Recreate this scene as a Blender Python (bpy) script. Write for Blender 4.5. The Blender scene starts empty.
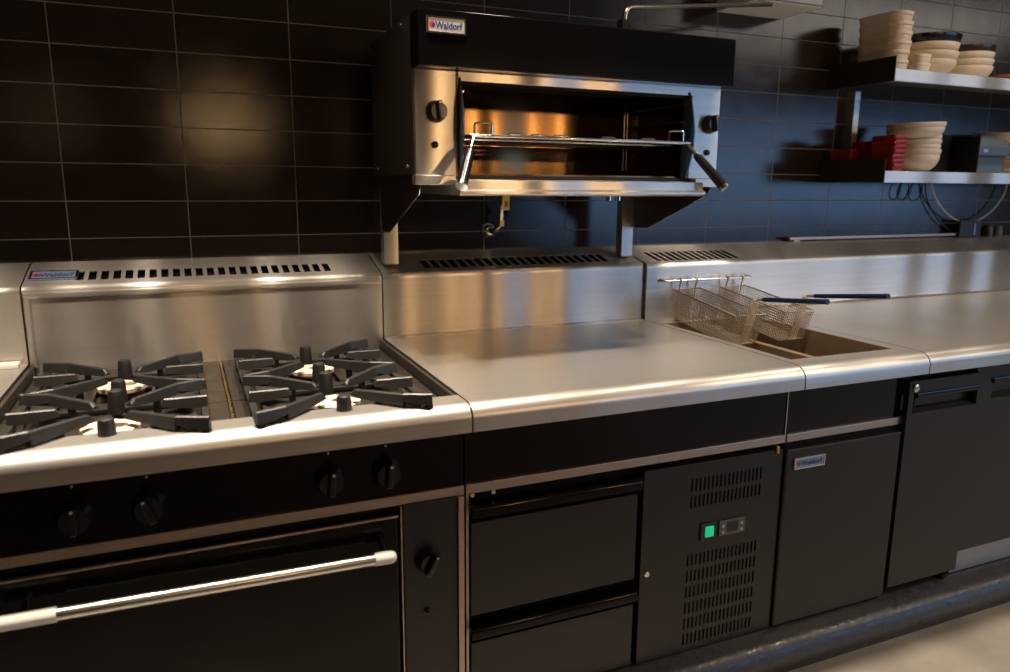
import bpy, bmesh, math, random
from mathutils import Vector, Matrix
random.seed(7)
S = bpy.context.scene
C = S.collection
V = Vector

# ------------------------------------------------------------------ camera
cam_d = bpy.data.cameras.new('camera')
cam = bpy.data.objects.new('camera', cam_d)
C.objects.link(cam)
S.camera = cam
YAW, PITCH, ROLL, FOC = 0.4044, -0.1968, 0.0069, 749.26
fw = V((math.sin(YAW)*math.cos(PITCH), math.cos(YAW)*math.cos(PITCH), math.sin(PITCH)))
rt = V((math.cos(YAW), -math.sin(YAW), 0))
up = rt.cross(fw)
r2 = math.cos(ROLL)*rt + math.sin(ROLL)*up
u2 = -math.sin(ROLL)*rt + math.cos(ROLL)*up
M = Matrix((r2, u2, -fw)).transposed().to_4x4()
M.translation = V((-0.5244, -1.5472, 1.3576))
cam.matrix_world = M
cam_d.sensor_width = 36
cam_d.lens = FOC/1010*36
cam_d.clip_start = 0.05
cam_d.dof.use_dof = True
cam_d.dof.focus_distance = 2.0
cam_d.dof.aperture_fstop = 2.8

# ------------------------------------------------------------------ exposure, world
S.view_settings.view_transform = 'Standard'
S.view_settings.look = 'None'
S.view_settings.gamma = 1
S.view_settings.use_curve_mapping = False
S.view_settings.exposure = 0.0
w = bpy.data.worlds.new('world')
S.world = w
w.use_nodes = True
w.node_tree.nodes['Background'].inputs[0].default_value = (0.55, 0.6, 0.7, 1)
w.node_tree.nodes['Background'].inputs[1].default_value = 0.012

# ------------------------------------------------------------------ lights
def area(name, loc, target, sx, sy, power, col, shape='RECTANGLE', spread=None):
    l = bpy.data.lights.new(name, 'AREA')
    l.shape = shape; l.size = sx; l.size_y = sy; l.energy = power; l.color = col
    if spread: l.spread = spread
    o = bpy.data.objects.new(name, l); C.objects.link(o)
    o.location = loc
    d = V(target)-V(loc)
    o.rotation_euler = d.to_track_quat('-Z', 'Y').to_euler()
    return o
WARM = (1.0, 0.60, 0.27)
WARMW = (1.0, 0.84, 0.66)
COOL = (0.29, 0.56, 1.0)
# daylight through the shopfront windows behind and to the right
area('daylight_window', (7.25, -5.45, 1.55), (7.25, 0, 1.55), 7.3, 1.5, 82, COOL)
# lamps in the extraction canopy above the line; two added fills follow
for x, p in ((-1.35, 6), (-0.72, 8), (-0.1, 7.5), (0.52, 5.5), (1.3, 4.5), (2.3, 6), (3.3, 6)):
    area('canopy_lamp', (x, -0.02, 2.62), (x, -0.02, 0.9), 0.16, 0.16, p, WARMW, 'DISK', math.radians(66 if x < 2 else 110))
area('added_aisle_fill', (3.2, -1.6, 3.05), (2.6, -1.2, 0), 0.5, 0.5, 15, WARMW, 'DISK', math.radians(120))  # added unseen lamp, brightens the floor at the right
area('added_ceiling_fill', (6.0, -3.2, 3.05), (6.0, -3.2, 0), 4.0, 2.0, 75, (1.0, 0.88, 0.76))  # added unseen panel, lightens the upper tiles and the floor reflection
# heat lamps over the pass behind the photographer
for x, p in ((-1.25, 0.6), (-0.22, 8), (1.2, 15), (1.9, 12)):
    l = bpy.data.lights.new('pass_heat_lamp', 'POINT'); l.energy = p; l.color = WARM; l.shadow_soft_size = 0.045
    o = bpy.data.objects.new('pass_heat_lamp', l); C.objects.link(o); o.location = (x, -2.6, 1.77)

# ------------------------------------------------------------------ materials
MATS = {}
def mat(name, col, rough=0.5, metal=0.0, spec=0.5, coat=0.0, noise=0.0, nscale=20.0, bump=0.0, bscale=80.0, stretch=None, rnoise=0.0, emit=None, estr=0, col2=None, aniso=0):
    if name in MATS: return MATS[name]
    m = bpy.data.materials.new(name); m.use_nodes = True
    nt = m.node_tree; b = nt.nodes['Principled BSDF']
    b.inputs['Base Color'].default_value = (*col, 1)
    b.inputs['Roughness'].default_value = rough
    b.inputs['Metallic'].default_value = metal
    b.inputs['Specular IOR Level'].default_value = spec
    b.inputs['Coat Weight'].default_value = coat
    tc = nt.nodes.new('ShaderNodeTexCoord')
    mp = nt.nodes.new('ShaderNodeMapping'); nt.links.new(tc.outputs['Object'], mp.inputs[0])
    if stretch: mp.inputs['Scale'].default_value = stretch
    if noise or col2:
        n = nt.nodes.new('ShaderNodeTexNoise'); n.inputs['Scale'].default_value = nscale; n.inputs['Detail'].default_value = 4
        nt.links.new(mp.outputs[0], n.inputs[0])
        r = nt.nodes.new('ShaderNodeValToRGB')
        r.color_ramp.elements[0].position = 0.35; r.color_ramp.elements[1].position = 0.65
        c2 = col2 or tuple(min(1, c*(1+noise)) for c in col)
        c1 = col if col2 else tuple(c*(1-noise) for c in col)
        r.color_ramp.elements[0].color = (*c1, 1); r.color_ramp.elements[1].color = (*c2, 1)
        nt.links.new(n.outputs[0], r.inputs[0]); nt.links.new(r.outputs[0], b.inputs['Base Color'])
    if rnoise:
        n = nt.nodes.new('ShaderNodeTexNoise'); n.inputs['Scale'].default_value = nscale; n.inputs['Detail'].default_value = 5
        nt.links.new(mp.outputs[0], n.inputs[0])
        mr = nt.nodes.new('ShaderNodeMapRange'); mr.inputs['To Min'].default_value = max(0.02, rough-rnoise); mr.inputs['To Max'].default_value = rough+rnoise
        mr.inputs['From Min'].default_value = 0.3; mr.inputs['From Max'].default_value = 0.7
        nt.links.new(n.outputs[0], mr.inputs[0]); nt.links.new(mr.outputs[0], b.inputs['Roughness'])
    if bump:
        n = nt.nodes.new('ShaderNodeTexNoise'); n.inputs['Scale'].default_value = bscale; n.inputs['Detail'].default_value = 2
        nt.links.new(mp.outputs[0], n.inputs[0])
        bp = nt.nodes.new('ShaderNodeBump'); bp.inputs['Strength'].default_value = bump; bp.inputs['Distance'].default_value = 0.002
        nt.links.new(n.outputs[0], bp.inputs['Height']); nt.links.new(bp.outputs[0], b.inputs['Normal'])
    if aniso:
        b.inputs['Anisotropic'].default_value = aniso
        cx = nt.nodes.new('ShaderNodeCombineXYZ'); cx.inputs[1].default_value = 1.0; cx.inputs[2].default_value = 1.0
        nt.links.new(cx.outputs[0], b.inputs['Tangent'])
    if emit:
        b.inputs['Emission Color'].default_value = (*emit, 1); b.inputs['Emission Strength'].default_value = estr
    MATS[name] = m
    return m

def steel(name, col=(0.60, 0.56, 0.51), rough=0.27, aniso=0.95, wav=0.08, scr=0.0, metal=1.0):
    """stainless steel brushed along x, with slight panel waviness and wear"""
    m = bpy.data.materials.new(name); m.use_nodes = True
    nt = m.node_tree; b = nt.nodes['Principled BSDF']
    b.inputs['Metallic'].default_value = metal
    b.inputs['Anisotropic'].default_value = aniso
    tc = nt.nodes.new('ShaderNodeTexCoord')
    cx = nt.nodes.new('ShaderNodeCombineXYZ'); cx.inputs[1].default_value = 1.0; cx.inputs[2].default_value = 1.0
    nt.links.new(cx.outputs[0], b.inputs['Tangent'])
    mp = nt.nodes.new('ShaderNodeMapping'); mp.inputs['Scale'].default_value = (3, 260, 260)
    nt.links.new(tc.outputs['Object'], mp.inputs[0])
    n = nt.nodes.new('ShaderNodeTexNoise'); n.inputs['Scale'].default_value = 1; n.inputs['Detail'].default_value = 3
    nt.links.new(mp.outputs[0], n.inputs[0])
    r = nt.nodes.new('ShaderNodeValToRGB')
    r.color_ramp.elements[0].position = 0.3; r.color_ramp.elements[1].position = 0.7
    r.color_ramp.elements[0].color = (*[c*0.93 for c in col], 1); r.color_ramp.elements[1].color = (*[min(1, c*1.06) for c in col], 1)
    nt.links.new(n.outputs[0], r.inputs[0]); nt.links.new(r.outputs[0], b.inputs['Base Color'])
    b.inputs['Roughness'].default_value = rough
    n3 = nt.nodes.new('ShaderNodeTexWave'); n3.wave_type = 'BANDS'; n3.bands_direction = 'X'
    n3.inputs['Scale'].default_value = 1.1; n3.inputs['Distortion'].default_value = 2.5; n3.inputs['Detail'].default_value = 0; n3.inputs['Detail Scale'].default_value = 0.6
    nt.links.new(tc.outputs['Object'], n3.inputs[0])
    bp = nt.nodes.new('ShaderNodeBump'); bp.inputs['Strength'].default_value = wav; bp.inputs['Distance'].default_value = 0.05
    nt.links.new(n3.outputs[0], bp.inputs['Height'])
    bp2 = nt.nodes.new('ShaderNodeBump'); bp2.inputs['Strength'].default_value = scr; bp2.inputs['Distance'].default_value = 0.001
    nt.links.new(n.outputs[0], bp2.inputs['Height']); nt.links.new(bp.outputs[0], bp2.inputs['Normal'])
    nt.links.new(bp2.outputs[0], b.inputs['Normal'])
    return m

STEEL = steel('brushed_steel', metal=0.88)
TOPSTEEL = steel('worktop_steel', (0.62, 0.59, 0.55), 0.35, 0.4, 0.04, 0.0, 0.92)
TRIMSTEEL = steel('trim_steel', (0.44, 0.36, 0.30), 0.36, 0.4, 0.0, 0.0)
DARKSTEEL = steel('heat_tinted_steel', (0.15, 0.085, 0.035), 0.17, 0.4, 0.10, metal=0.97)
CHROME = mat('chrome', (0.75, 0.74, 0.72), 0.12, 1.0)
WIRE = mat('nickel_wire', (0.50, 0.41, 0.32), 0.4, 0.75)
ROD = mat('front_lit_nickel_rod', (0.95, 0.86, 0.70), 0.42, 0.55)  # nickel brightened to carry warm front light on the basket brackets
ALU = mat('satin_aluminium', (0.82, 0.80, 0.77), 0.26, 1.0)
ENAMEL = mat('black_enamel', (0.003, 0.0027, 0.0027), 0.12, spec=0.28)
POWDER = mat('black_powder_coat', (0.0125, 0.0115, 0.0105), 0.36, spec=0.45, bump=0.08, bscale=900)
SIDEBLK = mat('dark_side_panel', (0.022, 0.017, 0.013), 0.38, spec=0.4)
RECESS = mat('black_recess', (0.004, 0.004, 0.004), 0.6, spec=0.2)
PLASTIC = mat('black_plastic', (0.008, 0.008, 0.009), 0.18, spec=0.6)
IRON = mat('cast_iron', (0.022, 0.021, 0.020), 0.42, spec=0.5, bump=0.15, bscale=500, rnoise=0.06)
HOBPLATE = mat('hob_enamel_plate', (0.030, 0.025, 0.020), 0.34, spec=0.5, rnoise=0.08)
BURNER = mat('burner_enamel', (0.62, 0.50, 0.38), 0.55, col2=(0.80, 0.72, 0.60), nscale=30)
BRASS = mat('aged_brass', (0.55, 0.36, 0.14), 0.35, 1.0)
RUST = mat('sooty_metal', (0.10, 0.05, 0.025), 0.6)
WHITE = mat('white_plastic', (0.78, 0.77, 0.72), 0.45)
BOXWHITE = mat('white_painted_box', (0.70, 0.70, 0.66), 0.5)
CERAMIC = mat('cream_stoneware', (0.72, 0.60, 0.45), 0.32, noise=0.06, nscale=15)
CERAMIC2 = mat('pale_stoneware', (0.62, 0.55, 0.47), 0.35, noise=0.06, nscale=15)
NAVYGLAZE = mat('dark_blue_glaze', (0.008, 0.010, 0.022), 0.2)
BROWNGLAZE = mat('dark_brown_glaze', (0.035, 0.024, 0.018), 0.22)
TERRA = mat('terracotta', (0.42, 0.14, 0.06), 0.5)
RED = mat('red_melamine', (0.27, 0.016, 0.014), 0.28)
BLUEGRIP = mat('blue_rubber_grip', (0.006, 0.014, 0.05), 0.35)
YELLOW = mat('yellow_tag', (0.95, 0.68, 0.03), 0.45)
REDINK = mat('red_print', (0.55, 0.03, 0.02), 0.5)
NAVY = mat('navy_print', (0.015, 0.035, 0.19), 0.4)
BADGE = mat('silver_badge', (0.72, 0.72, 0.74), 0.3, 0.6)
BADGEBLUE = mat('pale_blue_badge', (0.24, 0.34, 0.52), 0.35, 0.3)
GREEN = mat('green_rocker_lens', (0.0, 0.25, 0.12), 0.3, emit=(0.01, 0.60, 0.28), estr=0.7)
GREYP = mat('grey_plastic', (0.10, 0.10, 0.105), 0.4)
MARK = mat('pale_grey_mark', (0.42, 0.42, 0.42), 0.5)
OIL = mat('fryer_residue', (0.05, 0.022, 0.009), 0.25, noise=0.5, nscale=40)
WELL = steel('fryer_well_steel', (0.40, 0.30, 0.20), 0.4, 0.3, 0.02, 0.0, 0.6)
CABLE = mat('black_cable', (0.01, 0.01, 0.011), 0.4)
CABLEG = mat('grey_cable', (0.45, 0.43, 0.41), 0.45)
PIPE = mat('stainless_pipe', (0.72, 0.66, 0.56), 0.2, 1.0)
DEVICE = mat('dark_blue_grey_casing', (0.055, 0.075, 0.10), 0.35)
CRUMB = mat('fried_crumb', (0.22, 0.08, 0.02), 0.7)
SLAB = mat('slab_white', (0.82, 0.80, 0.74), 0.4)
BLADE = mat('blued_steel', (0.10, 0.17, 0.25), 0.25, 0.8)
KICK = mat('grey_kick_panel', (0.30, 0.33, 0.36), 0.35, 0.7)

def tile_mat():
    m = bpy.data.materials.new('dark_glazed_tile'); m.use_nodes = True
    nt = m.node_tree; b = nt.nodes['Principled BSDF']
    tc = nt.nodes.new('ShaderNodeTexCoord')
    sx = nt.nodes.new('ShaderNodeSeparateXYZ'); nt.links.new(tc.outputs['Object'], sx.inputs[0])
    cb = nt.nodes.new('ShaderNodeCombineXYZ')
    nt.links.new(sx.outputs[0], cb.inputs[0]); nt.links.new(sx.outputs[2], cb.inputs[1])
    mp = nt.nodes.new('ShaderNodeMapping'); mp.inputs['Location'].default_value = (0.8084+0.303*20, -1.2104+0.1008*20, 0)
    nt.links.new(cb.outputs[0], mp.inputs[0])
    br = nt.nodes.new('ShaderNodeTexBrick')
    br.offset = 0; br.squash = 1
    br.inputs['Scale'].default_value = 1
    br.inputs['Brick Width'].default_value = 0.303
    br.inputs['Row Height'].default_value = 0.1008
    br.inputs['Mortar Size'].default_value = 0.0016
    br.inputs['Mortar Smooth'].default_value = 0.25
    br.inputs['Color1'].default_value = (0.015, 0.0105, 0.008, 1)
    br.inputs['Color2'].default_value = (0.023, 0.0165, 0.013, 1)
    br.inputs['Mortar'].default_value = (0.16, 0.145, 0.13, 1)
    nt.links.new(mp.outputs[0], br.inputs[0]); nt.links.new(br.outputs['Color'], b.inputs['Base Color'])
    n = nt.nodes.new('ShaderNodeTexNoise'); n.inputs['Scale'].default_value = 14; n.inputs['Detail'].default_value = 5
    nt.links.new(tc.outputs['Object'], n.inputs[0])
    mr = nt.nodes.new('ShaderNodeMapRange'); mr.inputs['From Min'].default_value = 0.3; mr.inputs['From Max'].default_value = 0.7
    mr.inputs['To Min'].default_value = 0.11; mr.inputs['To Max'].default_value = 0.16
    nt.links.new(n.outputs[0], mr.inputs[0])
    mx = nt.nodes.new('ShaderNodeMath'); mx.operation = 'MULTIPLY_ADD'; mx.inputs[1].default_value = 0.5
    nt.links.new(br.outputs['Fac'], mx.inputs[0]); nt.links.new(mr.outputs[0], mx.inputs[2])
    nt.links.new(mx.outputs[0], b.inputs['Roughness'])
    # bump: grout sits low, glaze gently uneven, fine pitted glaze
    inv = nt.nodes.new('ShaderNodeMath'); inv.operation = 'SUBTRACT'; inv.inputs[0].default_value = 1
    nt.links.new(br.outputs['Fac'], inv.inputs[1])
    bp = nt.nodes.new('ShaderNodeBump'); bp.inputs['Strength'].default_value = 0.6; bp.inputs['Distance'].default_value = 0.002
    nt.links.new(inv.outputs[0], bp.inputs['Height'])
    n2 = nt.nodes.new('ShaderNodeTexNoise'); n2.inputs['Scale'].default_value = 260; n2.inputs['Detail'].default_value = 3
    nt.links.new(tc.outputs['Object'], n2.inputs[0])
    bp2 = nt.nodes.new('ShaderNodeBump'); bp2.inputs['Strength'].default_value = 0.2; bp2.inputs['Distance'].default_value = 0.0012
    nt.links.new(n2.outputs[0], bp2.inputs['Height']); nt.links.new(bp.outputs[0], bp2.inputs['Normal'])
    n3 = nt.nodes.new('ShaderNodeTexNoise'); n3.inputs['Scale'].default_value = 7; n3.inputs['Detail'].default_value = 1
    nt.links.new(tc.outputs['Object'], n3.inputs[0])
    bp3 = nt.nodes.new('ShaderNodeBump'); bp3.inputs['Strength'].default_value = 0.04; bp3.inputs['Distance'].default_value = 0.02
    nt.links.new(n3.outputs[0], bp3.inputs['Height']); nt.links.new(bp2.outputs[0], bp3.inputs['Normal'])
    nt.links.new(bp3.outputs[0], b.inputs['Normal'])
    b.inputs['Specular IOR Level'].default_value = 0.6
    return m
TILE = tile_mat()
CONCRETE = mat('worn_concrete', (0.30, 0.27, 0.23), 0.55, noise=0.18, nscale=5, bump=0.1, bscale=60)
PAINTBLK = mat('black_painted_kerb', (0.040, 0.040, 0.044), 0.36, spec=0.6, bump=1.0, bscale=38, rnoise=0.12, nscale=30)
CEIL = mat('pale_ceiling', (0.35, 0.33, 0.30), 0.8)
PLASTER = mat('dark_plaster', (0.07, 0.06, 0.05), 0.8)

# ------------------------------------------------------------------ mesh helpers
def BM(): return bmesh.new()

def bx(bm, x0, x1, y0, y1, z0, z1, b=0.0, seg=2):
    x0, x1 = min(x0, x1), max(x0, x1); y0, y1 = min(y0, y1), max(y0, y1); z0, z1 = min(z0, z1), max(z0, z1)
    mt = Matrix.Translation(((x0+x1)/2, (y0+y1)/2, (z0+z1)/2)) @ Matrix.Diagonal((x1-x0, y1-y0, z1-z0, 1))
    r = bmesh.ops.create_cube(bm, size=1, matrix=mt)
    if b > 0:
        b = min(b, (x1-x0)*.45, (y1-y0)*.45, (z1-z0)*.45)
        es = list({e for v in r['verts'] for e in v.link_edges})
        bmesh.ops.bevel(bm, geom=es, offset=b, segments=seg, affect='EDGES', profile=0.5, clamp_overlap=True)
    return bm

def prism(bm, pts, a0, a1, axis='x'):
    """closed polygon extruded along an axis; pts are the two other coordinates in order (x: y,z) (y: x,z) (z: x,y)"""
    def P(a, p):
        return (a, p[0], p[1]) if axis == 'x' else (p[0], a, p[1]) if axis == 'y' else (p[0], p[1], a)
    A = [bm.verts.new(P(a0, p)) for p in pts]; B = [bm.verts.new(P(a1, p)) for p in pts]
    n = len(pts)
    fs = [bm.faces.new(A), bm.faces.new(B[::-1])]
    for i in range(n):
        j = (i+1) % n
        fs.append(bm.faces.new((A[i], B[i], B[j], A[j])))
    bmesh.ops.recalc_face_normals(bm, faces=fs)
    return bm

def tube(bm, pts, r, seg=10, closed=False, r1=None):
    pts = [V(p) for p in pts]; n = len(pts)
    tang = []
    for i in range(n):
        a = pts[(i-1) % n] if (closed or i > 0) else pts[i]
        b = pts[(i+1) % n] if (closed or i < n-1) else pts[i]
        tang.append((b-a).normalized())
    t0 = tang[0]
    nrm = t0.orthogonal().normalized()
    rings = []
    for i in range(n):
        t = tang[i]
        nrm = (nrm - t*nrm.dot(t))
        nrm = nrm.normalized() if nrm.length > 1e-6 else t.orthogonal().normalized()
        bi = t.cross(nrm)
        rr = r if r1 is None else r+(r1-r)*i/(n-1)
        rings.append([bm.verts.new(pts[i]+rr*(math.cos(2*math.pi*k/seg)*nrm+math.sin(2*math.pi*k/seg)*bi)) for k in range(seg)])
    m = n if closed else n-1
    for i in range(m):
        A, B = rings[i], rings[(i+1) % n]
        for k in range(seg):
            bm.faces.new((A[k], A[(k+1) % seg], B[(k+1) % seg], B[k]))
    if not closed:
        bm.faces.new(rings[0][::-1]); bm.faces.new(rings[-1])
    return bm

def fillet(pts, rad, seg=6):
    """round the inner corners of a polyline"""
    pts = [V(p) for p in pts]; out = [pts[0]]
    for i in range(1, len(pts)-1):
        a, b, c = pts[i-1], pts[i], pts[i+1]
        d1 = (a-b).normalized(); d2 = (c-b).normalized()
        q = min(rad, (a-b).length*.49, (c-b).length*.49)
        p0, p1 = b+d1*q, b+d2*q
        for k in range(seg+1):
            t = k/seg
            out.append(p0*(1-t)**2 + b*2*t*(1-t) + p1*t*t)
    out.append(pts[-1])
    return out

def cyl(bm, p0, p1, r, seg=20, r1=None):
    return tube(bm, [p0, p1], r, seg, r1=r1)

def lathe(bm, prof, c=(0, 0, 0), seg=40, rot=None):
    """prof: list of (r,z), revolved about z, optional rotation matrix"""
    rings = []
    for r, z in prof:
        if r < 1e-5:
            p = V((0, 0, z)); p = (rot @ p if rot else p)+V(c)
            rings.append([bm.verts.new(p)])
        else:
            ring = []
            for k in range(seg):
                a = 2*math.pi*k/seg
                p = V((r*math.cos(a), r*math.sin(a), z)); p = (rot @ p if rot else p)+V(c)
                ring.append(bm.verts.new(p))
            rings.append(ring)
    fs = []
    for A, B in zip(rings, rings[1:]):
        for k in range(seg):
            if len(A) == 1 and len(B) == 1: break
            if len(A) == 1: fs.append(bm.faces.new((A[0], B[k], B[(k+1) % seg])))
            elif len(B) == 1: fs.append(bm.faces.new((A[k], B[0], A[(k+1) % seg])))
            else: fs.append(bm.faces.new((A[k], B[k], B[(k+1) % seg], A[(k+1) % seg])))
    bmesh.ops.recalc_face_normals(bm, faces=fs)
    return bm

def holed(bm, us, vs, hole, f3, thick):
    """sheet over a grid of breaks with real holes; f3(u,v) gives the point"""
    us = sorted(set(round(u, 5) for u in us)); vs = sorted(set(round(v, 5) for v in vs))
    cache = {}
    def vert(i, j):
        if (i, j) not in cache: cache[(i, j)] = bm.verts.new(f3(us[i], vs[j]))
        return cache[(i, j)]
    fs = []
    for i in range(len(us)-1):
        for j in range(len(vs)-1):
            if not hole((us[i]+us[i+1])/2, (vs[j]+vs[j+1])/2):
                fs.append(bm.faces.new((vert(i, j), vert(i+1, j), vert(i+1, j+1), vert(i, j+1))))
    a = V(f3(us[0], vs[0])); n = (V(f3(us[-1], vs[0]))-a).cross(V(f3(us[0], vs[-1]))-a).normalized()
    r = bmesh.ops.extrude_face_region(bm, geom=fs, use_keep_orig=True)
    mv = [g for g in r['geom'] if isinstance(g, bmesh.types.BMVert)]
    bmesh.ops.translate(bm, verts=mv, vec=-n*abs(thick))
    bmesh.ops.recalc_face_normals(bm, faces=bm.faces[:])
    return bm

def rootloc(p):
    while p.parent: p = p.parent
    return p.location.copy()

def obj(name, bm, m, parent=None, label=None, smooth=None, origin=None):
    me = bpy.data.meshes.new(name)
    
    loc = rootloc(parent) if parent else V(origin or (0, 0, 0))
    bmesh.ops.translate(bm, verts=bm.verts[:], vec=-loc)
    bm.to_mesh(me); bm.free()
    me.materials.append(m)
    if smooth:
        for p in me.polygons: p.use_smooth = True
        me.set_sharp_from_angle(angle=math.radians(smooth))
    o = bpy.data.objects.new(name, me); C.objects.link(o)
    if smooth:
        wn = o.modifiers.new('weighted_normal', 'WEIGHTED_NORMAL'); wn.keep_sharp = True; wn.weight = 80
    if parent: o.parent = parent
    else: o.location = loc
    if label: o['label'] = label
    return o

def tag(o, label, cat, group=None):
    o['label'] = label; o['category'] = cat
    if group: o['group'] = group
    return o

def thing(name, label, cat, loc, group=None):
    o = bpy.data.objects.new(name, None); C.objects.link(o)
    o.empty_display_size = 0.05
    o.location = loc
    return tag(o, label, cat, group)

def struct(name, bm, m, smooth=None):
    o = obj(name, bm, m, smooth=smooth); o['kind'] = 'structure'
    return o

def dup(root, loc, label, group=None):
    r = root.copy(); C.objects.link(r); r.location = loc; r['label'] = label
    if group: r['group'] = group
    for ch in list(root.children):
        c = ch.copy(); C.objects.link(c); c.parent = r
        for g in ch.children:
            d = g.copy(); C.objects.link(d); d.parent = c
    return r

def text(name, body, size, m, parent, pos, ax_u, ax_v, extrude=0.0004, fat=0.0, width=None):
    """flat lettering: pos is the lower-left corner, ax_u reading direction, ax_v up"""
    cu = bpy.data.curves.new(name, 'FONT'); cu.body = body; cu.size = size; cu.extrude = extrude; cu.offset = fat
    t = bpy.data.objects.new(name+'_tmp', cu); C.objects.link(t)
    dg = bpy.context.evaluated_depsgraph_get()
    me = bpy.data.meshes.new_from_object(t.evaluated_get(dg))
    bpy.data.objects.remove(t); me.name = name
    xs = [v.co.x for v in me.vertices]; wd = max(xs)-min(xs); s = (width/wd) if width else 1
    u = V(ax_u).normalized(); v = V(ax_v).normalized(); n = u.cross(v)
    mw = Matrix((u, v, n)).transposed().to_4x4(); mw.translation = V(pos)-rootloc(parent)
    me.transform(mw @ Matrix.Diagonal((s, 1, 1, 1)))
    me.materials.clear(); me.materials.append(m)
    o = bpy.data.objects.new(name, me); C.objects.link(o); o.parent = parent
    return o

def badge(parent, pos, w_, h_, u, v, bmat, inkmat=None, frame=CHROME):
    """small maker's plate: frame, field, round red and blue emblem, word"""
    u = V(u).normalized(); v = V(v).normalized(); n = u.cross(v); p = V(pos)
    def quadbox(bm, a, b, c, d, n0, n1):
        vs = [bm.verts.new(p+u*x+v*y+n*z) for z in (n0, n1) for x, y in ((a, c), (b, c), (b, d), (a, d))]
        fs = [bm.faces.new([vs[i] for i in f]) for f in ((3, 2, 1, 0), (4, 5, 6, 7), (0, 1, 5, 4), (1, 2, 6, 5), (2, 3, 7, 6), (3, 0, 4, 7))]
    bm = BM(); quadbox(bm, 0, w_, 0, h_, 0, 0.003)
    plate = obj('badge', bm, bmat, parent, 'silver maker\'s badge with blue lettering')
    bm = BM(); t = h_*.09
    for a, b, c, d in ((0, w_, 0, t), (0, w_, h_-t, h_), (0, t, t, h_-t), (w_-t, w_, t, h_-t)): quadbox(bm, a, b, c, d, 0.003, 0.0045)
    obj('badge_rim', bm, frame, plate)
    def disc(bm, cx, cy, r, n0, n1):
        A = [bm.verts.new(p+u*(cx+r*math.cos(k*math.pi/8))+v*(cy+r*math.sin(k*math.pi/8))+n*n1) for k in range(16)]
        bm.faces.new(A)
    bm = BM(); disc(bm, w_*.13, h_*.5, h_*.21, 0, 0.0034); obj('emblem', bm, REDINK, plate, 'red round emblem')
    bm = BM(); disc(bm, w_*.165, h_*.46, h_*.12, 0, 0.0037); obj('emblem', bm, NAVY, plate, 'blue dot of the emblem')
    text('lettering', 'Waldorf', h_*.62, inkmat or NAVY, plate, p+u*w_*.215+v*h_*.28+n*0.0033, u, v, fat=h_*.012, width=w_*.70)
    return plate

def knob(parent, c, r=0.024, name='control_knob', nrm=(0, -1, 0), ang=0.0, label=None):
    """round skirted dial with a raised pointer bar"""
    nr = V(nrm).normalized(); q = nr.to_track_quat('Z', 'Y').to_matrix().to_4x4()
    bm = BM()
    lathe(bm, [(0, 0.0), (r*1.12, 0.0), (r*1.12, 0.004), (r*1.0, 0.009), (r*.96, 0.022), (r*.86, 0.027), (0, 0.027)], (0, 0, 0), 36)
    bx(bm, -r*.24, r*.24, -r*.85, r*1.02, 0.02, 0.040, 0.003)
    bmesh.ops.transform(bm, matrix=Matrix.Translation(c) @ q @ Matrix.Rotation(ang, 4, 'Z'), verts=bm.verts[:])
    k = obj(name, bm, PLASTIC, parent, label, smooth=35)
    bm = BM(); lathe(bm, [(0, 0.0402), (r*.10, 0.0402), (r*.10, 0.0406), (0, 0.0408)], (0, r*.82, 0), 12)
    bmesh.ops.transform(bm, matrix=Matrix.Translation(c) @ q @ Matrix.Rotation(ang, 4, 'Z'), verts=bm.verts[:])
    obj('pointer_mark', bm, MARK, k)
    return k

# ------------------------------------------------------------------ room shell
FZ = 0.05       # floor level
WY = 0.805      # tiled wall
bm = BM(); bx(bm, -4.2, 11, WY, WY+0.15, FZ, 3.1); struct('wall_back', bm, TILE)
bm = BM(); bx(bm, -4.2, 11, -5.7, WY, FZ-0.1, FZ); struct('floor', bm, CONCRETE)
bm = BM(); bx(bm, -4.2, 11, -5.7, WY+.15, 3.1, 3.2); struct('ceiling', bm, CEIL)
bm = BM(); bx(bm, -4.35, -4.2, -5.7, WY+.15, FZ-.1, 3.1); struct('wall_left', bm, PLASTER)
bm = BM(); bx(bm, 11, 11.15, -5.7, WY+.15, FZ-.1, 3.1); struct('wall_right', bm, PLASTER)
bm = BM(); bx(bm, -4.2, 11, -5.7, -5.55, FZ-.1, 3.1); struct('wall_front', bm, PLASTER)
# painted kerb under the whole line
bm = BM()
kp = [(0.70, FZ), (0.70, 0.165), (-0.085, 0.165), (-0.115, 0.163), (-0.145, 0.152), (-0.165, 0.132), (-0.172, 0.105), (-0.168, 0.08), (-0.160, 0.065), (-0.158, FZ)]
prism(bm, kp, -2.4, 5.0)
struct('trim_1', bm, PAINTBLK, smooth=50)

# ------------------------------------------------------------------ cook line pieces
ZT = 0.915
NOSE = [(-0.118, ZT), (-0.132, 0.9125), (-0.144, 0.906), (-0.152, 0.896), (-0.156, 0.884), (-0.156, 0.857), (-0.146, 0.857)]
def worktop_profile(yb):
    return [(yb, ZT)] + NOSE + [(-0.146, 0.880), (-0.118, 0.900), (yb, 0.900)]

CR = [(0.5900, 1.090), (0.5910, 1.098), (0.5945, 1.1045), (0.6000, 1.1085), (0.607, 1.1105)]
SL0 = (0.607, 1.1105); SL1 = (0.748, 1.146)
def slope(t, off=0.0):
    dy, dz = SL1[0]-SL0[0], SL1[1]-SL0[1]; L = math.hypot(dy, dz)
    return (SL0[0]+dy*t - dz/L*off, SL0[1]+dz*t + dy/L*off)

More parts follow.
